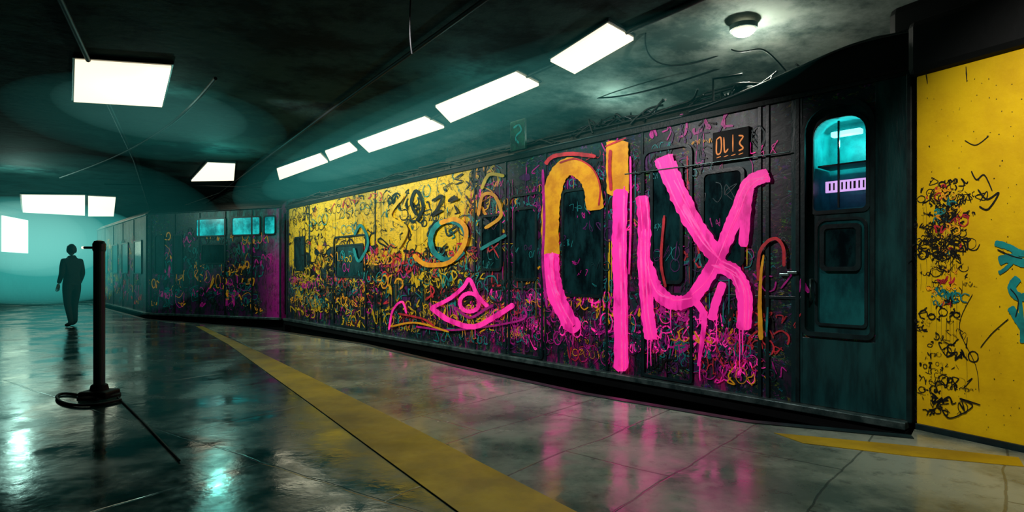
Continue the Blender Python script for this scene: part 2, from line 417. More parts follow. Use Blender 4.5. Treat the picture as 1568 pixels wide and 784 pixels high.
def SP(pts, w, m, off=.035, **k): pt.stroke(pts, w, m, off, fn=onside, **k)
def bristle(pts, w, m, n=4, off=.041):
    # partial brush passes over the letter body
    for _ in range(n):
        d_ = random.uniform(-.36,.36)*w; i0 = random.randint(0, max(0,len(pts)-3)); seg = pts[i0:i0+random.randint(2,3)+1]
        SP([(x+d_+random.uniform(-1,1), y+random.uniform(-6,6)) for x, y in seg], w*random.uniform(.06,.16), m, off, rag=.5, taper=True)
# big letters: C
Ct = [(914,322),(909,285),(895,264),(876,255),(858,268),(848,300),(845,345),(846,392)]
Cb = [(846,388),(848,425),(858,460),(878,500)]
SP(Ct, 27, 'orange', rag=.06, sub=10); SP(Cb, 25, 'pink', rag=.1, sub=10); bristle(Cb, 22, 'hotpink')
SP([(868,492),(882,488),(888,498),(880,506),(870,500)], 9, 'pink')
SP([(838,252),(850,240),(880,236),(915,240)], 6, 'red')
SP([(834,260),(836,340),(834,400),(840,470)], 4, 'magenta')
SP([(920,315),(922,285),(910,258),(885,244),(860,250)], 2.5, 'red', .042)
# I
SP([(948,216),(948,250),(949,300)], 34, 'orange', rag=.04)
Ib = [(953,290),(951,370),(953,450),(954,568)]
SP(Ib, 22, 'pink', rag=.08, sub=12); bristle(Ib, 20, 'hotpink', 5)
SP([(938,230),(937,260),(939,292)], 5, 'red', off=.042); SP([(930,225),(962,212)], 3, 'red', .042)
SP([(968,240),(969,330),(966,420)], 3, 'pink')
# X
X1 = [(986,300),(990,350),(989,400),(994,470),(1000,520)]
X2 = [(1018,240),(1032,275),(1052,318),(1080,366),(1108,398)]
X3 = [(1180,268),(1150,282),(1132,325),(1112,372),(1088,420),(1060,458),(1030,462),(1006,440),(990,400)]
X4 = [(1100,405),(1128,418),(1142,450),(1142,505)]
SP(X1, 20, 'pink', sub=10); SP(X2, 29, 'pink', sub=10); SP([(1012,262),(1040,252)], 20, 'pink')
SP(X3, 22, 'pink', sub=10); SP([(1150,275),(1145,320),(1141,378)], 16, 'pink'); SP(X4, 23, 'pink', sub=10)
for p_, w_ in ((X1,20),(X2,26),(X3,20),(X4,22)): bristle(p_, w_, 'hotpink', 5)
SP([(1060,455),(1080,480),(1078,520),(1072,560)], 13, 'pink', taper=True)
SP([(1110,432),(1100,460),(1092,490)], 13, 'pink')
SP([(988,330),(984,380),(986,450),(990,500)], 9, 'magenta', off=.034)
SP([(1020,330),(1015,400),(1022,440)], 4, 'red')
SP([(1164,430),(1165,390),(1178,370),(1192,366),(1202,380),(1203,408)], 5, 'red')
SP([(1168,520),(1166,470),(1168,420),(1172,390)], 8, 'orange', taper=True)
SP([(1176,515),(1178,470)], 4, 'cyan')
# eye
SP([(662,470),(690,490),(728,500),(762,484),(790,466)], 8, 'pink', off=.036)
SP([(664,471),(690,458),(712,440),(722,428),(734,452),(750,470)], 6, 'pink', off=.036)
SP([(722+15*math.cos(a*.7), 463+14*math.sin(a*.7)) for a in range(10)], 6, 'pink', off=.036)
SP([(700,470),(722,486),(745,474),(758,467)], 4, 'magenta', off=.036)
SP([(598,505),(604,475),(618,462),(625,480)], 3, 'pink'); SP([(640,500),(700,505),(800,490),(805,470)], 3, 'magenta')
SP([(600,500),(640,494),(690,508)], 3, 'orange'); SP([(612,480),(650,488),(668,500)], 3, 'red')
# big arcs on the yellow field
SP([(690+28*math.cos(a*.62+.6), 368+30*math.sin(a*.62+.6)) for a in range(10)], 8, 'cyan', off=.036)
SP([(636,390),(655,405),(690,402),(712,378),(716,350),(700,336),(676,342)], 7, 'orange', off=.040)
SP([(640,330),(632,310),(640,292),(650,318),(640,338)], 4, 'ink'); SP([(664,308),(680,300),(672,320),(664,330),(680,322)], 3.5, 'ink')
SP([(700,300),(690,308),(704,304)], 4, 'ink'); SP([(545,360),(555,345),(566,372),(552,400),(544,380)], 4, 'cyan', off=.036)
for pts in ([(735,330),(742,300),(760,300),(770,330),(745,350)], [(738,382),(760,370),(778,360)], [(740,290),(752,268),(775,270)], [(620,300),(600,330),(625,350),(612,380)]):
    SP(pts, 5, random.choice(['cyan','yellow','orange']))
# filled throw-ups
sy0, sy1 = s_at(722), s_at(443)
for _ in range(30):
    pt.blob(random.uniform(sy0+.3, sy1-.3), random.uniform(.4,2.0), random.uniform(.15,.5), random.uniform(.10,.30), random.choice(['yellow','cyan','deepteal','ink','yellow','purple']), .003, 'ink', random.uniform(.015,.03))
for _ in range(16):
    pt.blob(random.uniform(sy0+.2, sy1-.3), random.uniform(1.8,2.8), random.uniform(.2,.6), random.uniform(.12,.30), random.choice(['yellow','yellow','orange']), .008, None)
for _ in range(80):
    pt.blob(random.uniform(.1, sy0+.3), random.uniform(.2,2.7), random.uniform(.06,.25), random.uniform(.08,.3), random.choice(['purple','deepteal','ink','purple','deepteal']), .003, random.choice(['ink','magenta','cyan','purple','ink']), random.uniform(.005,.012))
for _ in range(18):
    pt.blob(random.uniform(sy0-.1, s_at(775)), random.uniform(1.8,2.85), random.uniform(.06,.2), random.uniform(.05,.2), random.choice(['yellow','cyan','yellow']), .004, 'ink', .012)
# tags
for _ in range(170):
    x = random.uniform(sy0+.3, sy1-.2); z = random.uniform(.7, 2.8); h = random.uniform(.10, .40)*(.75 if z > 1.9 else 1)
    pt.tag(x, z, h, random.randint(1,4), random.choice(['ink','ink','ink','ink','ink','cyan','red','deepteal']), asp=1.1, lw=h*random.uniform(.05,.11), off=random.choice([.012,.012,.02]))
for _ in range(230):
    x = random.uniform(sy0, sy1-.2); z = random.uniform(.08, 1.6); h = random.uniform(.08, .30)
    pt.tag(x, z, h, random.randint(2,6), random.choice(['yellow','orange','cyan','ink','magenta','red','yellow','yellow','ink']), asp=1.0, lw=h*random.uniform(.06,.12), off=random.choice([.009,.009,.02]))
for _ in range(360):
    x = random.uniform(0.0, sy0); z = random.choice([random.uniform(.08, .9), random.uniform(.1,2.9)]); h = random.uniform(.05, .24)
    pt.tag(x, z, h, random.randint(2,6), random.choice(['magenta','magenta','red','cyan','orange','pink','purple','ink','purple','deepteal']), asp=.7, lw=h*random.uniform(.04,.10))
for _ in range(70):
    x = random.uniform(0.1, sy0); z = random.uniform(.5,2.6)
    pt.tag(x, z, random.uniform(.06,.2), 3, random.choice(['deepteal','purple','cyan','magenta']), asp=.7, lw=.008, off=.020)
for _ in range(40):
    x = random.uniform(.02, .6); z = random.uniform(.06,.75)
    pt.tag(x, z, random.uniform(.08,.2), 2, random.choice(['red','pink','magenta']), asp=.6, lw=.008)
for _ in range(50):
    pt.tag(random.uniform(sy0-.1, s_at(775)), random.uniform(1.7,2.85), random.uniform(.10,.35), 1, random.choice(['yellow','orange','ink','cyan']), asp=.9, lw=.02)
for _ in range(360):
    x = random.uniform(0, 13); pt.drip(x, random.uniform(.6,2.9), random.uniform(.15,1.1), random.choice(['magenta','cyan','yellow','ink','ink','red','purple'] if x < 5 else ['yellow','ink','ink','cyan','yellow']), w=random.uniform(.005,.02))
for px, py, L in ((1000,515,.35),(994,500,.5),(1075,555,.2),(1140,500,.3),(1135,500,.45),(950,560,.1),(880,505,.2),(850,440,.4),(1100,480,.3),(1030,465,.3),(730,500,.2)):
    s, z = onside(px, py); pt.drip(s, z, L, 'pink', .02, .035)
pt.build(car)
for i in range(26):
    s = random.uniform(-.6, 2.6); pts = [(s, -.02+random.uniform(-.1,.05), 3.12)]
    for k in range(5):
        s -= random.uniform(-.1,.35); s = max(s, L0+.1); pts.append((s, random.uniform(-.25,.03), 3.15+random.uniform(0,.22)))
    curve('roof_cable_%d'%i, pts, random.uniform(.006,.018), M['roof'] if i%4 else M['frame'], car)
for i in range(18):
    s = random.uniform(2.5, 12); pts = [(s, -.02, 3.10)]
    for k in range(4):
        s += random.uniform(.1,.6); pts.append((min(s,L1-.2), random.uniform(-.2,.03), 3.12+random.uniform(0,.16)))
    curve('roof_line_%d'%i, pts, random.uniform(.008,.02), M['roof'] if i%3 else M['frame'], car)
curve('roof_bracket', [(s_at(1092),.0,3.15),(s_at(1092),.0,3.40),(s_at(1092),.0,3.40),(s_at(1130),-.1,3.40)], .014, M['black'], car, False)
curve('roof_wire', [(s_at(1200),-.05,3.3),(s_at(1180),.0,3.5),(s_at(1165),0,3.62),(s_at(1135),0,3.58),(s_at(1120),0,3.66)], .008, M['black'], car)
for i, z in enumerate((3.17, 3.24)):
    curve('roof_conduit_%d'%i, [(L0+.3,-.06-i*.09,z),(4,-.05-i*.09,z+.01),(L1-.3,-.06-i*.09,z)], .014, M['roof'], car)
hood = [(s_at(1040),3.05),(s_at(1060),3.10),(s_at(1120),3.15),(s_at(1180),3.22),(s_at(1240),3.30),(s_at(1290),3.36),(s_at(1340),3.38),(L0-.12,3.34),(L0-.12,3.0)]
plate('roof_hood', hood, -.9, .05, M['black'], car, .03)
curve('hood_trim', [(s,.06,z-.02) for s,z in hood[1:8]], .012, M['frame'], car)
box('roof_air_unit', L0+.1, .9, -1.9, -.95, 3.32, 3.52, M['roof'], car, .08)
box('roof_air_unit_b', 4, 6.5, -1.9, -.6, 3.34, 3.5, M['roof'], car, .06)
gx = s_at(800)
box('route_board', gx-.13, gx+.2, .03, .07, 3.1, 3.55, M['green'], car)
gp = Paint(); gp.stroke([(gx+.12,3.45),(gx+.0,3.47),(gx-.05,3.38),(gx+.08,3.3),(gx,3.2)], .03, 'cyan', .073)
for _ in range(12): gp.tag(gx+random.uniform(0,.15), random.uniform(3.12,3.45), .08, 1, 'ink', off=.074)
gp.build(car, 'board_mark')

# --- following cars round the curve
def far_car(A, B, pm, wins, tagcols, seed):
    d = (B-A); L = d.length; ang = math.atan2(d.y, d.x)
    e = empty('subway_car', (A.x, A.y, 0), ang)
    car_body('body', 0.15, L, pm, e)
    box('side_skirt', .15, L, -.35, -.12, -.75, -.1, M['black'], e)
    box('gangway_bellows', -.25, .2, -2.4, -.12, .1, 2.9, M['black'], e, .03)
    box('door_sill', .15, L, -.02, .10, -.05, .015, M['steel'], e)
    curve('rain_gutter', [(.15,.015,3.06),(L,.015,3.06)], .022, M['frame'], e)
    for i, (f0, f1, z0, z1, g) in enumerate(wins): window('window_%d'%i, f0*L, f1*L, z0, z1, e, g)
    p = Paint()
    for _ in range(40):
        p.blob(random.uniform(.5,L-.4), random.uniform(.3,2.0), random.uniform(.1,.35), random.uniform(.1,.3), random.choice(['purple','deepteal','ink','purple']), .003, random.choice(tagcols), .015)
    for _ in range(130):
        p.tag(random.uniform(.9,L-.2), random.uniform(.1,2.3), random.uniform(.12,.36), 3, random.choice(tagcols+['ink']), asp=.6, lw=.028)
    p.build(e)
    for i in range(6):
        x = .18+i*(L-.33)/5; box('post_%d'%i, x-.03, x+.03, 0, .02, .02, 3.02, M['frame'], e, .004)
    return e, L
B = Vector((-6.22,16.15)); B2 = Vector((-11.28,18.2)); B3 = Vector((-18.0,25.5))
p2 = car_paint('second_car_paint', cyan=[(0,3.4,1.2,2.5,(.02,.30,.30))], mag=[(0,6,1.2,1.8,(.16,.01,.14),.46),(0,.5,3,4,(.7,.01,.4),.2)], base=((.006,.040,.043),(.003,.014,.017)))
e2, L2 = far_car(B, B2, p2, [(.06,.14,2.3,2.85,'cyanwin'),(.16,.36,2.3,2.85,'cyanwin'),(.40,.62,2.3,2.85,'cyanwin'),(.40,.58,1.5,2.1,'glass'),(.72,.80,1.2,2.4,'glass'),(.86,.94,1.2,2.4,'glass')], ['cyan','magenta','purple','orange','cyan','deepteal'], 2)
p3 = car_paint('third_car_paint', mag=[(0,9,1.4,2.2,(.12,.02,.06),.44)], base=((.005,.03,.032),(.003,.012,.014)))
e3, L3 = far_car(B2, B3, p3, [(.08,.2,1.2,2.3,'glass'),(.3,.42,1.2,2.3,'glass'),(.5,.62,1.2,2.3,'glass'),(.72,.9,1.2,2.3,'glass')], ['red','magenta','orange','yellow','cyan'], 3)
e4, L4 = far_car(B3+Vector((-.3,.4)), Vector((-21.5,34)), p3, [(.08,.2,1.2,2.3,'glass'),(.3,.42,1.2,2.3,'glass'),(.5,.62,1.2,2.3,'glass')], ['red','cyan'], 4)

# ------------------------------------------------------------ yellow wall on the right
W0 = Vector((3.33,4.84)); W1 = Vector((3.69,4.18)); wd = (W0-W1).normalized()
wl = empty('wall_yellow', (W1.x, W1.y, 0), math.atan2(wd.y, wd.x)); WL = (W0-W1).length
box('enamel_panel', -9, WL, -.2, 0, -.02, 2.90, M['wallyel'], wl, .01)
box('dark_plinth', -9, WL, -.1, .02, -.02, .05, M['frame'], wl, .005)
box('fascia', -9, WL+.06, -.6, .05, 2.90, 3.36, M['black'], wl, .06)
box('upper_fascia', -9, WL+.3, -1.2, -.1, 3.28, 3.6, M['black'], wl, .08)
for i, x in enumerate((-1.2,-2.8,-4.4)): box('panel_joint_%d'%i, x, x+.012, 0, .004, .05, 2.9, M['ink'], wl, 0)
pw = Paint()
def onwall(px, py):
    k = (px-CX)/F; s = (W1.x-k*W1.y)/(k*wd.y-wd.x); Y = W1.y+wd.y*s
    return (s, CH+(HY-py)*Y/F)
for _ in range(230):
    px = random.gauss(1440, 18); py = random.choice([random.uniform(280,420), random.uniform(420,640), random.uniform(300,400)])
    px = min(max(px,1406),1496); s, z = onwall(px, py)
    pw.tag(s, z, random.uniform(.02,.085), random.randint(1,3), 'ink', off=.003, asp=.8, lw=random.uniform(.002,.008))
for _ in range(40):
    s, z = onwall(random.gauss(1448,12), random.uniform(290,470)); pw.tag(s, z, random.uniform(.03,.08), 2, random.choice(['orange','red','cyan','yellow']), off=.004, asp=.8, lw=.008)
for _ in range(120):
    s, z = onwall(random.uniform(1400,1566), random.uniform(120,660)); pw.blob(s, z, random.uniform(.002,.006), random.uniform(.002,.006), 'ink', .003)
for _ in range(36):
    s, z = onwall(random.gauss(1445,20), random.uniform(280,560)); pw.drip(s, z, random.uniform(.1,.5), 'ink', .003, .003)
def WP(pts, w, m, **k): pw.stroke(pts, w, m, .005, fn=onwall, **k)
WP([(1498,290),(1512,305),(1530,295),(1514,320),(1500,316)], 2.5, 'ink'); WP([(1488,262),(1496,275),(1508,268),(1520,292)], 2, 'ink')
WP([(1478,215),(1495,222),(1515,208)], 1.2, 'ink'); WP([(1502,532),(1520,510),(1545,488)], 1.5, 'ink'); WP([(1440,620),(1455,640),(1490,622),(1470,610),(1502,620)], 2, 'ink')
WP([(1500,600),(1495,560),(1470,500),(1490,450)], 1, 'ink'); WP([(1418,108),(1421,128)], 2, 'ink'); WP([(1480,102),(1481,125)], 2, 'ink')
WP([(1524,372),(1545,378),(1566,388),(1590,380)], 10, 'cyan'); WP([(1530,400),(1548,395),(1566,402),(1600,410)], 14, 'cyan'); WP([(1560,392),(1540,412),(1530,418)], 6, 'cyan')
WP([(1560,425),(1550,440),(1562,455),(1590,450)], 13, 'cyan'); WP([(1548,470),(1560,490),(1575,515)], 12, 'cyan'); WP([(1562,455),(1566,500),(1566,525)], 7, 'cyan')
WP([(1528,382),(1550,392),(1566,396)], 2, 'ink'); WP([(1548,442),(1560,460),(1556,486)], 2, 'ink')
for _ in range(10):
    s, z = -random.uniform(.6,6), random.uniform(.5,2.4); pw.tag(s, z, random.uniform(.15,.5), 4, random.choice(['ink','cyan']), off=.003, lw=.02)
pw.build(wl, 'graffiti')

# ------------------------------------------------------------ station shell
edge = [floorpt(*p).xy for p in ((1395,668),(1150,645),(900,603),(700,560),(560,527),(400,503),(225,489))]
edge += [Vector((-16.5,23)), Vector((-21.0,34)), Vector((-23,38))]
fl = [Vector((9.5,-6.5)), W1-wd*9, W0] + edge + [Vector((-40,38)), Vector((-40,-8)), Vector((9.5,-8))]
prism('floor', fl, -1.2, 0, M['floor'])
prism('trench_floor', [(12,-8),(14,45),(-40,45),(-40,30),(-8,12),(3,3)], -1.3, -1.2, M['black'])
R = [floorpt(*p).xy for p in ((1150,1300),(880,784),(640,660),(500,590),(400,541),(350,514),(300,500))]
eo = [v.copy() for v in edge[:7]]
slab = [(v.x,v.y) for v in R] + [(v.x,v.y) for v in eo[::-1]] + [(W0.x-.03,W0.y-.02),(W1.x-.03-wd.x*3,W1.y-wd.y*3)]
prism('floor_slabs', slab, .0, .004, M['slab'])
Lf = [floorpt(*p).xy for p in ((300,500),(350,528),(480,622),(580,696),(700,784),(960,975),(1300,1220))]
Rt = [floorpt(*p).xy for p in ((1750,1220),(1230,960),(880,784),(640,660),(500,590),(400,541),(310,500))]
prism('floor_safety_line', [(v.x,v.y) for v in Lf+Rt], .004, .008, M['line'])
q = [floorpt(*p).xy for p in ((1185,664),(1395,684),(1560,702),(1568,716),(1395,700),(1230,680))]
prism('floor_edge_line', [(v.x,v.y) for v in q], .004, .008, M['line'])
cop = [v for v in edge]
cp = [(v.x,v.y) for v in cop[:8]]
inn = []
for i, v in enumerate(cop[:8]):
    t_ = (cop[min(i+1,7)]-cop[max(i-1,0)]).normalized(); inn.append((v.x-t_.y*.10, v.y+t_.x*.10))
prism('trim_platform_edge', cp+inn[::-1], -.02, .012, M['frame'])
prism('ceiling', [(14,-8),(14,45),(-40,45),(-40,-8)], ZC, ZC+.2, M['ceil'])
J = [Vector((9.0,-3.9)), Vector((1.95,5.62)), Vector((-5.0,15.2)), Vector((-9.5,19.5)), Vector((-16,27)), Vector((-24,38))]
K = [Vector((13,-3.9)), Vector((5.9,7.1)), Vector((-3.8,18.3)), Vector((-9.6,21.5)), Vector((-14.8,30)), Vector((-20,42))]
def sub(Ls, n=6):
    return [Ls[i].lerp(Ls[i+1], k/n) for i in range(len(Ls)-1) for k in range(n)]+[Ls[-1]]
Js, Ks = sub(J), sub(K); v = []; f = []
for j, k in zip(Js, Ks):
    for t_ in range(6):
        u = t_/5; p = j.lerp(k, u); v.append((p.x, p.y, 3.99-.35*(1-math.cos(u*math.pi/2))-.15*u))
for i in range(len(Js)-1):
    for t_ in range(5): f.append((i*6+t_, i*6+t_+1, (i+1)*6+t_+1, (i+1)*6+t_))
meshobj('ceiling_cove', v, f, M['soffit'], smooth=True)
v = []; f = []
for k in Ks: v += [(k.x,k.y,3.55),(k.x,k.y,-1.25)]
for i in range(len(Ks)-1): f.append((2*i,2*i+1,2*i+3,2*i+2))
meshobj('wall_tunnel', v, f, M['wall'])
prism('wall_left', [(-9,-8),(-26,37),(-26.4,37),(-9.4,-8)], 0, ZC, M['wall'])
prism('wall_far', [(-26.4,37),(-12,43),(-12,43.3),(-26.4,37.3)], -1.3, ZC, M['wall'])
prism('wall_back', [(-9.4,-8),(14,-8),(14,-8.2),(-9.4,-8.2)], -1.3, ZC, M['wall'])
prism('wall_right', [(14,-8),(14.2,-8),(14.2,45),(14,45)], -1.3, ZC, M['wall'])
curve('trim_cove', [(j.x,j.y,3.965) for j in J], .03, M['roof'], smooth=False)

def lamp(corners, m='panel', z=3.93):
    c = [ceilpt(px,py,z) for px,py in corners]
    cen = sum(c, Vector())/len(c)
    e = empty('ceiling_light_panel', cen)
    loc = [(p.x-cen.x, p.y-cen.y) for p in c]
    out = [(x*1.05,y*1.05) for x,y in loc]
    prism('diffuser', loc, -.012, .02, M[m], e)
    prism('housing', out, .02, .068, M['frame'], e, .008)
    return cen
LA = [lamp([(843,93),(930,38),(970,60),(880,112)]), lamp([(667,163),(790,112),(825,130),(690,187)]), lamp([(548,217),(650,180),(680,195),(565,233)]),
 lamp([(498,232),(535,219),(547,230),(505,246)]), lamp([(424,259),(490,236),(502,248),(428,275)]),
 lamp([(293,277),(318,250),(360,252),(358,276)], 'panel_far'), lamp([(115,93),(262,103),(248,163),(113,155)]),
 lamp([(33,299),(130,300),(130,330),(35,325)], 'panel_far'), lamp([(135,301),(177,303),(174,331),(135,331)], 'panel_far')]
c = Vector((2.45, 6.22, 3.85))
e = empty('bulkhead_lamp', c)
bm = bmesh.new(); bmesh.ops.create_uvsphere(bm, u_segments=24, v_segments=12, radius=.12)
for q_ in bm.verts: q_.co.z *= .55
me = bpy.data.meshes.new('dome'); bm.to_mesh(me); bm.free(); me.materials.append(M['panel']); link(bpy.data.objects.new('dome', me), e)
prism('base_ring', [(.14*math.cos(i*.2618),.14*math.sin(i*.2618)) for i in range(24)], .0, .05, M['soffit'], e)
def lx(y): return -9-(17/45)*(y+8)
e = empty('wall_light_box', (lx(25.5)+.05, 25.5, 0))
prism('lit_face', [(lx(24.3)-lx(25.5)+.08,-1.2),(lx(26.7)-lx(25.5)+.08,1.2),(lx(26.7)-lx(25.5),1.2),(lx(24.3)-lx(25.5),-1.2)], 2.1, 3.6, M['panel_far'], e)
prism('casing', [(lx(24.1)-lx(25.5)+.04,-1.4),(lx(26.9)-lx(25.5)+.04,1.4),(lx(26.9)-lx(25.5),1.4),(lx(24.1)-lx(25.5),-1.4)], 1.95, 3.75, M['frame'], e)

def cablepts(l, z): return [tuple(ceilpt(px,py,z)) for px,py in l]
curve('ceiling_cable', cablepts([(92,272),(170,245),(240,208),(290,170),(330,120)], 3.75), .022, M['black'])
curve('ceiling_cable', cablepts([(160,282),(260,284),(400,287)], 3.5), .014, M['black'])
curve('ceiling_cable', [(-1.0,5.8,3.99),(-1.02,5.8,3.6),(-.99,5.82,3.45)], .008, M['black'])
curve('ceiling_cable', [(2.9,7.3,3.93),(2.2,7.6,3.75),(1.6,8.3,3.7),(1.2,8.9,3.93)], .012, M['black'])
curve('ceiling_cable', [(1.5,6.6,3.97),(1.6,7.3,3.8),(2.1,7.4,3.78),(2.6,7.0,3.93)], .009, M['black'])
curve('ceiling_conduit', [(-4,5,3.95),(-9,14,3.95),(-16,26,3.95)], .03, M['black'], smooth=False)
curve('ceiling_conduit', [(3,1,3.95),(-3.2,10,3.95),(-14,26,3.95)], .025, M['black'], smooth=False)

# ------------------------------------------------------------ post with base and loose cable
b0 = floorpt(152, 607)
e = empty('platform_post', b0)
def lathe(name, prof, m, parent, n=20):
    v = []; f = []
    for r, z in prof:
        v += [(r*math.cos(2*math.pi*i/n), r*math.sin(2*math.pi*i/n), z) for i in range(n)]
    for k in range(len(prof)-1):
        for i in range(n): f.append((k*n+i, k*n+(i+1)%n, (k+1)*n+(i+1)%n, (k+1)*n+i))
    f += [tuple(range(n-1,-1,-1)), tuple(range((len(prof)-1)*n, len(prof)*n))]
    return meshobj(name, v, f, m, parent, smooth=False)
lathe('shaft', [(.058,.0),(.058,.1),(.052,.12),(.052,1.50),(.06,1.52),(.06,1.58),(.045,1.61),(.01,1.62)], M['teal'], e)
lathe('flange', [(.19,0),(.19,.02),(.16,.035),(.09,.05),(.075,.12),(.06,.13)], M['black'], e)
box('base_block', -.13, .16, -.14, .10, .0, .07, M['black'], e, .02)
box('lamp_arm', -.16, -.04, -.015, .015, 1.53, 1.555, M['frame'], e)
box('indicator_lamp', -.18, -.155, -.015, .015, 1.53, 1.555, M['panel_far'], e)
curve('floor_cable', [tuple(floorpt(px,py,.015)) for px,py in ((185,612),(150,622),(100,622),(82,608),(95,600),(130,606),(150,612))], .014, M['black'])
curve('floor_cable', [tuple(floorpt(px,py,.01)) for px,py in ((180,608),(215,640),(240,668),(275,705))], .007, M['black'])

# ------------------------------------------------------------ person
def skin(name, V, E, m, parent, root=0, lv=2):
    me = bpy.data.meshes.new(name); me.from_pydata([v[:3] for v in V], E, []); me.materials.append(m)
    o = link(bpy.data.objects.new(name, me), parent)
    sk = o.modifiers.new('skin', 'SKIN')
    for i, v in enumerate(V):
        r = v[3]; r = r if isinstance(r, tuple) else (r, r)
        me.skin_vertices[0].data[i].radius = r
        me.skin_vertices[0].data[i].use_root = (i == root)
    sk.use_smooth_shade = True
    ss_ = o.modifiers.new('sub', 'SUBSURF'); ss_.levels = lv; ss_.render_levels = lv
    return o
pp = floorpt(110, 500)
per = empty('standing_person', pp, math.radians(65)); per.scale = (1.06,1.06,1.06)
V = [(0,0,.95,(.15,.11)),(0,.0,1.15,(.145,.105)),(0,-.01,1.38,(.17,.12)),(0,.0,1.50,.065),(0,.01,1.58,.055),
 (.17,-.01,1.44,.075),(.22,.0,1.16,.055),(.21,.12,.93,.04),(-.17,-.01,1.44,.075),(-.22,-.04,1.16,.055),(-.21,.10,.95,.04),
 (.10,0,.86,.10),(.11,.10,.50,.07),(.12,.10,.10,.052),(.13,.22,.05,.045),(.13,.30,.04,.035),
 (-.10,0,.86,.10),(-.11,-.04,.50,.07),(-.12,-.20,.10,.052),(-.12,-.08,.05,.045),(-.12,.0,.04,.035)]
E = [(0,1),(1,2),(2,3),(3,4),(2,5),(5,6),(6,7),(2,8),(8,9),(9,10),(0,11),(11,12),(12,13),(13,14),(14,15),(0,16),(16,17),(17,18),(18,19),(19,20)]
skin('clothed_body', V, E, M['cloth'], per)
for sx, w in ((1, (.21,.12,.93)), (-1, (-.21,.10,.95))):
    V = [(w[0],w[1],w[2],.028),(w[0],w[1]+.02,w[2]-.06,(.036,.022)),(w[0],w[1]+.03,w[2]-.10,(.036,.02))]; E = [(0,1),(1,2)]
    for i in range(4):
        n = len(V); xo = (i-1.5)*.021; L = (.065,.08,.075,.055)[i]
        V += [(w[0]+xo,w[1]+.03,w[2]-.10,.009),(w[0]+xo,w[1]+.035,w[2]-.10-L*.55,.009),(w[0]+xo,w[1]+.05,w[2]-.10-L,.007)]
        E += [(2,n),(n,n+1),(n+1,n+2)]
    n = len(V); V += [(w[0]-sx*.04,w[1]+.04,w[2]-.07,.011),(w[0]-sx*.05,w[1]+.06,w[2]-.10,.009)]; E += [(1,n),(n,n+1)]
    skin('hand_%s'%('r' if sx > 0 else 'l'), V, E, M['skin'], per, 0, 1)
bm = bmesh.new(); bmesh.ops.create_uvsphere(bm, u_segments=24, v_segments=18, radius=1)
for q_ in bm.verts:
    x, y, z = q_.co; q_.co = (x*.078*(1-.18*max(0,-z)), y*.098, z*.118)
    if y > .75 and abs(x) < .25 and -.3 < z < .15: q_.co.y += .022*(1-abs(x)*3)
    if y > .6 and z > .05 and z < .3 and .2 < abs(x) < .55: q_.co.y -= .008
    if y > .7 and -.55 < z < -.4: q_.co.y += .004
me = bpy.data.meshes.new('head'); bm.to_mesh(me); bm.free(); me.materials.append(M['skin'])
for p in me.polygons: p.use_smooth = True
hd = link(bpy.data.objects.new('head', me), per); hd.location = (0,.02,1.69)
bm = bmesh.new(); bmesh.ops.create_uvsphere(bm, u_segments=24, v_segments=18, radius=1)
bmesh.ops.delete(bm, geom=[q_ for q_ in bm.verts if (q_.co.y > .35 and q_.co.z < .45) or q_.co.z < -.55], context='VERTS')
for q_ in bm.verts:
    x, y, z = q_.co; r = 1+.04*math.sin(9*x+7*y)*math.sin(8*z); q_.co = (x*.09*r, y*.112*r-.006, z*.13*r+.004)
me = bpy.data.meshes.new('hair'); bm.to_mesh(me); bm.free(); me.materials.append(M['hair'])
hr = link(bpy.data.objects.new('hair', me), per); hr.location = (0,.02,1.69)
for sx in (1,-1):
    bm = bmesh.new(); bmesh.ops.create_uvsphere(bm, u_segments=10, v_segments=8, radius=1)
    for q_ in bm.verts: q_.co = (q_.co.x*.012+sx*.08, q_.co.y*.02, q_.co.z*.032)
    me = bpy.data.meshes.new('ear'); bm.to_mesh(me); bm.free(); me.materials.append(M['skin']); o = link(bpy.data.objects.new('ear', me), per); o.location = (0,.02,1.68)
    bm = bmesh.new(); bmesh.ops.create_uvsphere(bm, u_segments=8, v_segments=6, radius=.011)
    me = bpy.data.meshes.new('eye'); bm.to_mesh(me); bm.free(); me.materials.append(M['ink']); o = link(bpy.data.objects.new('eye', me), per); o.location = (sx*.03,.10,1.705)
o = skin('jacket_hem', [(0,0,1.0,(.165,.125)),(0,0,.86,(.185,.14))], [(0,1)], M['cloth'], per)

# ------------------------------------------------------------ lights
def spot(loc, tgt, w, col, ang=100, blend=.8, r=.05, name='fill_spot'):  # added fill spots without fixtures; the ceiling panels alone are weak
    ld = bpy.data.lights.new(name, 'SPOT'); ld.energy = w; ld.color = col; ld.spot_size = math.radians(ang); ld.spot_blend = blend; ld.shadow_soft_size = r
    o = link(bpy.data.objects.new(name, ld)); o.location = loc
    o.rotation_euler = (Vector(tgt)-Vector(loc)).to_track_quat('-Z','Y').to_euler(); return o
def point(loc, w, col, r=.03, name='glow_lamp'):
    ld = bpy.data.lights.new(name, 'POINT'); ld.energy = w; ld.color = col; ld.shadow_soft_size = r
    o = link(bpy.data.objects.new(name, ld)); o.location = loc; return o
def S(s, y, z): return (P0.x+D.x*s+N.x*y, P0.y+D.y*s+N.y*y, z)
spot(S(1.8,3.2,3.85), S(1.8,0,1.2), 380, (1,.94,.92), 85)
spot(S(6.5,3.2,3.85), S(6.8,0,1.7), 540, (1,.93,.8), 100)
spot(S(10.5,3.0,3.85), S(11.0,0,1.8), 420, (1,.97,.85), 90)
spot((1.6,2.4,3.85), (3.95,3.6,1.5), 350, (1,.95,.85), 72)
spot((1.3,5.2,3.85), (.9,3.9,0), 200, (.85,1,.9), 80)
spot((-1.2,8.2,3.85), (-1.4,7.6,0), 170, (.85,1,.9), 75)
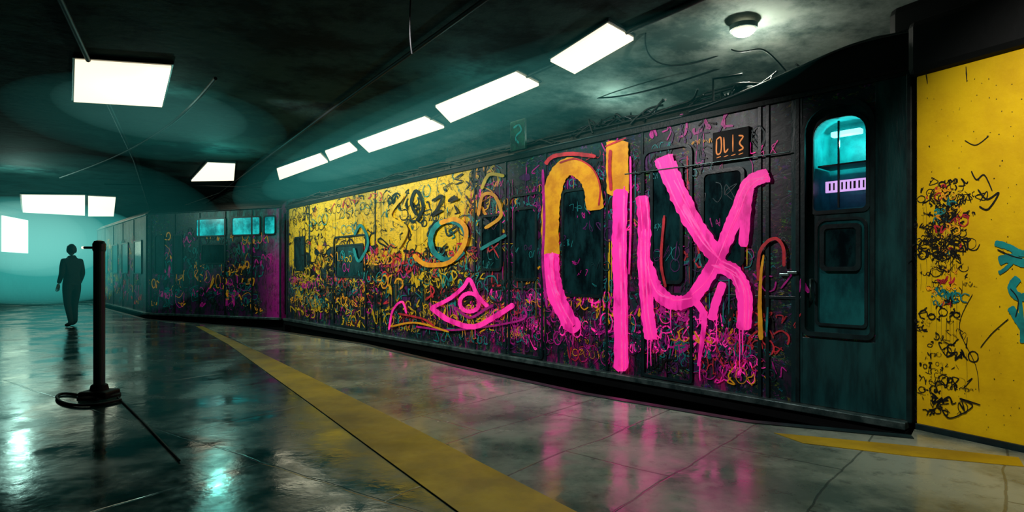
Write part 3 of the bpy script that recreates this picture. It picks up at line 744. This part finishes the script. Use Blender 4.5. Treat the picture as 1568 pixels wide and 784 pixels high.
point(S(-.84,-.2,2.52), 5, (.1,1,.95), .03, 'cab_glow')
point((-13,15.5,3.4), 80, (.55,1,.85), name='teal_lamp')  # added unseen teal points, tinting ceiling, floor and far walls
point((-16,24,3.0), 240, (.4,1,.9), name='teal_lamp')
point((-5.2,8.7,3.6), 12, (.5,1,.85), name='teal_lamp')  # added below the panel to brighten the ceiling around it
point((-6.5,13,3.5), 36, (.2,1,.85), name='teal_lamp')
point((-.6,8.0,3.5), 10, (.4,1,.9), name='teal_lamp')
point((2.5,6.3,3.55), 34, (1,1,.85), name='soffit_fill')
point((3.5,6.9,3.45), 18, (.85,1,.9), name='soffit_fill')  # added unseen fill for the soffit, away from the bulkhead lamp
point((1.5,8.6,3.45), 20, (.7,1,.88), name='soffit_fill')  # another added soffit fill with no fixture

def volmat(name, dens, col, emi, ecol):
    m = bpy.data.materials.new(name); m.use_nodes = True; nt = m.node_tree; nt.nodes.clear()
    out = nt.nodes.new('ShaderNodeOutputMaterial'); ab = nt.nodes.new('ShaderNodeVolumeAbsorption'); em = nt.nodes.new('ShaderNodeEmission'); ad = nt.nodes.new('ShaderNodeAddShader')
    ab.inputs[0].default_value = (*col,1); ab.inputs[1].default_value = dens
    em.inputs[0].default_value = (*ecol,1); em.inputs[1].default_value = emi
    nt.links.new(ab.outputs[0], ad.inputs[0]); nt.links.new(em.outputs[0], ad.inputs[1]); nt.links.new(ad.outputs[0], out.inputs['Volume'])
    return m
def glow_mist(loc, size, dens, emi, ecol, rz=0):  # self-glowing ellipsoid standing in for lit haze
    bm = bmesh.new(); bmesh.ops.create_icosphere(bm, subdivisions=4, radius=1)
    me = bpy.data.meshes.new('glow_mist'); bm.to_mesh(me); bm.free(); me.materials.append(volmat('glow_mist', dens, (.4,.7,.7), emi, ecol))
    o = link(bpy.data.objects.new('glow_mist', me)); o.location = loc; o.scale = size; o.rotation_euler = (0,0,rz)
glow_mist((-17.6,22.5,2.0), (3.6,8,1.95), .05, .026, (.12,1,.90), .38)
glow_mist((-16.4,20.5,2.4), (1.9,4,1.3), .02, .034, (.55,1,.85), .38)
glow_mist((-14.6,17.5,2.3), (1.5,2.5,1.0), .0, .018, (.6,1,.88), .38)
glow_mist((-9.8,13.2,2.0), (3.2,3,1.9), .03, .006, (.06,1,.88), .5)
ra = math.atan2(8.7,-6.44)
glow_mist((-2.6,11.2,3.2), (8.5,1.9,.75), .01, .008, (.10,1,.88), ra)  # nested glowing shells imitate the halo around the ceiling lamps
glow_mist((-2.6,11.2,3.45), (7,1.2,.5), .0, .014, (.12,1,.88), ra)
glow_mist((-1.8,10.2,3.62), (6,.7,.3), .0, .030, (.3,1,.88), ra)
glow_mist((-5.3,8.8,3.5), (1.8,1.9,.45), .0, .010, (.10,1,.88), 0)
glow_mist((-5.3,8.8,3.65), (1.2,1.4,.30), .0, .024, (.3,1,.88), 0)

w = bpy.data.worlds.new('w'); sc.world = w; w.use_nodes = True
w.node_tree.nodes['Background'].inputs[0].default_value = (.0,.006,.006,1)

cam = bpy.data.cameras.new('camera'); co = link(bpy.data.objects.new('camera', cam))
co.location = (0,0,CH); co.rotation_euler = (math.pi/2,0,0)
cam.sensor_width = 36; cam.lens = 36*F/1568; cam.shift_y = (HY-392)/1568; cam.clip_start = .05
sc.camera = co
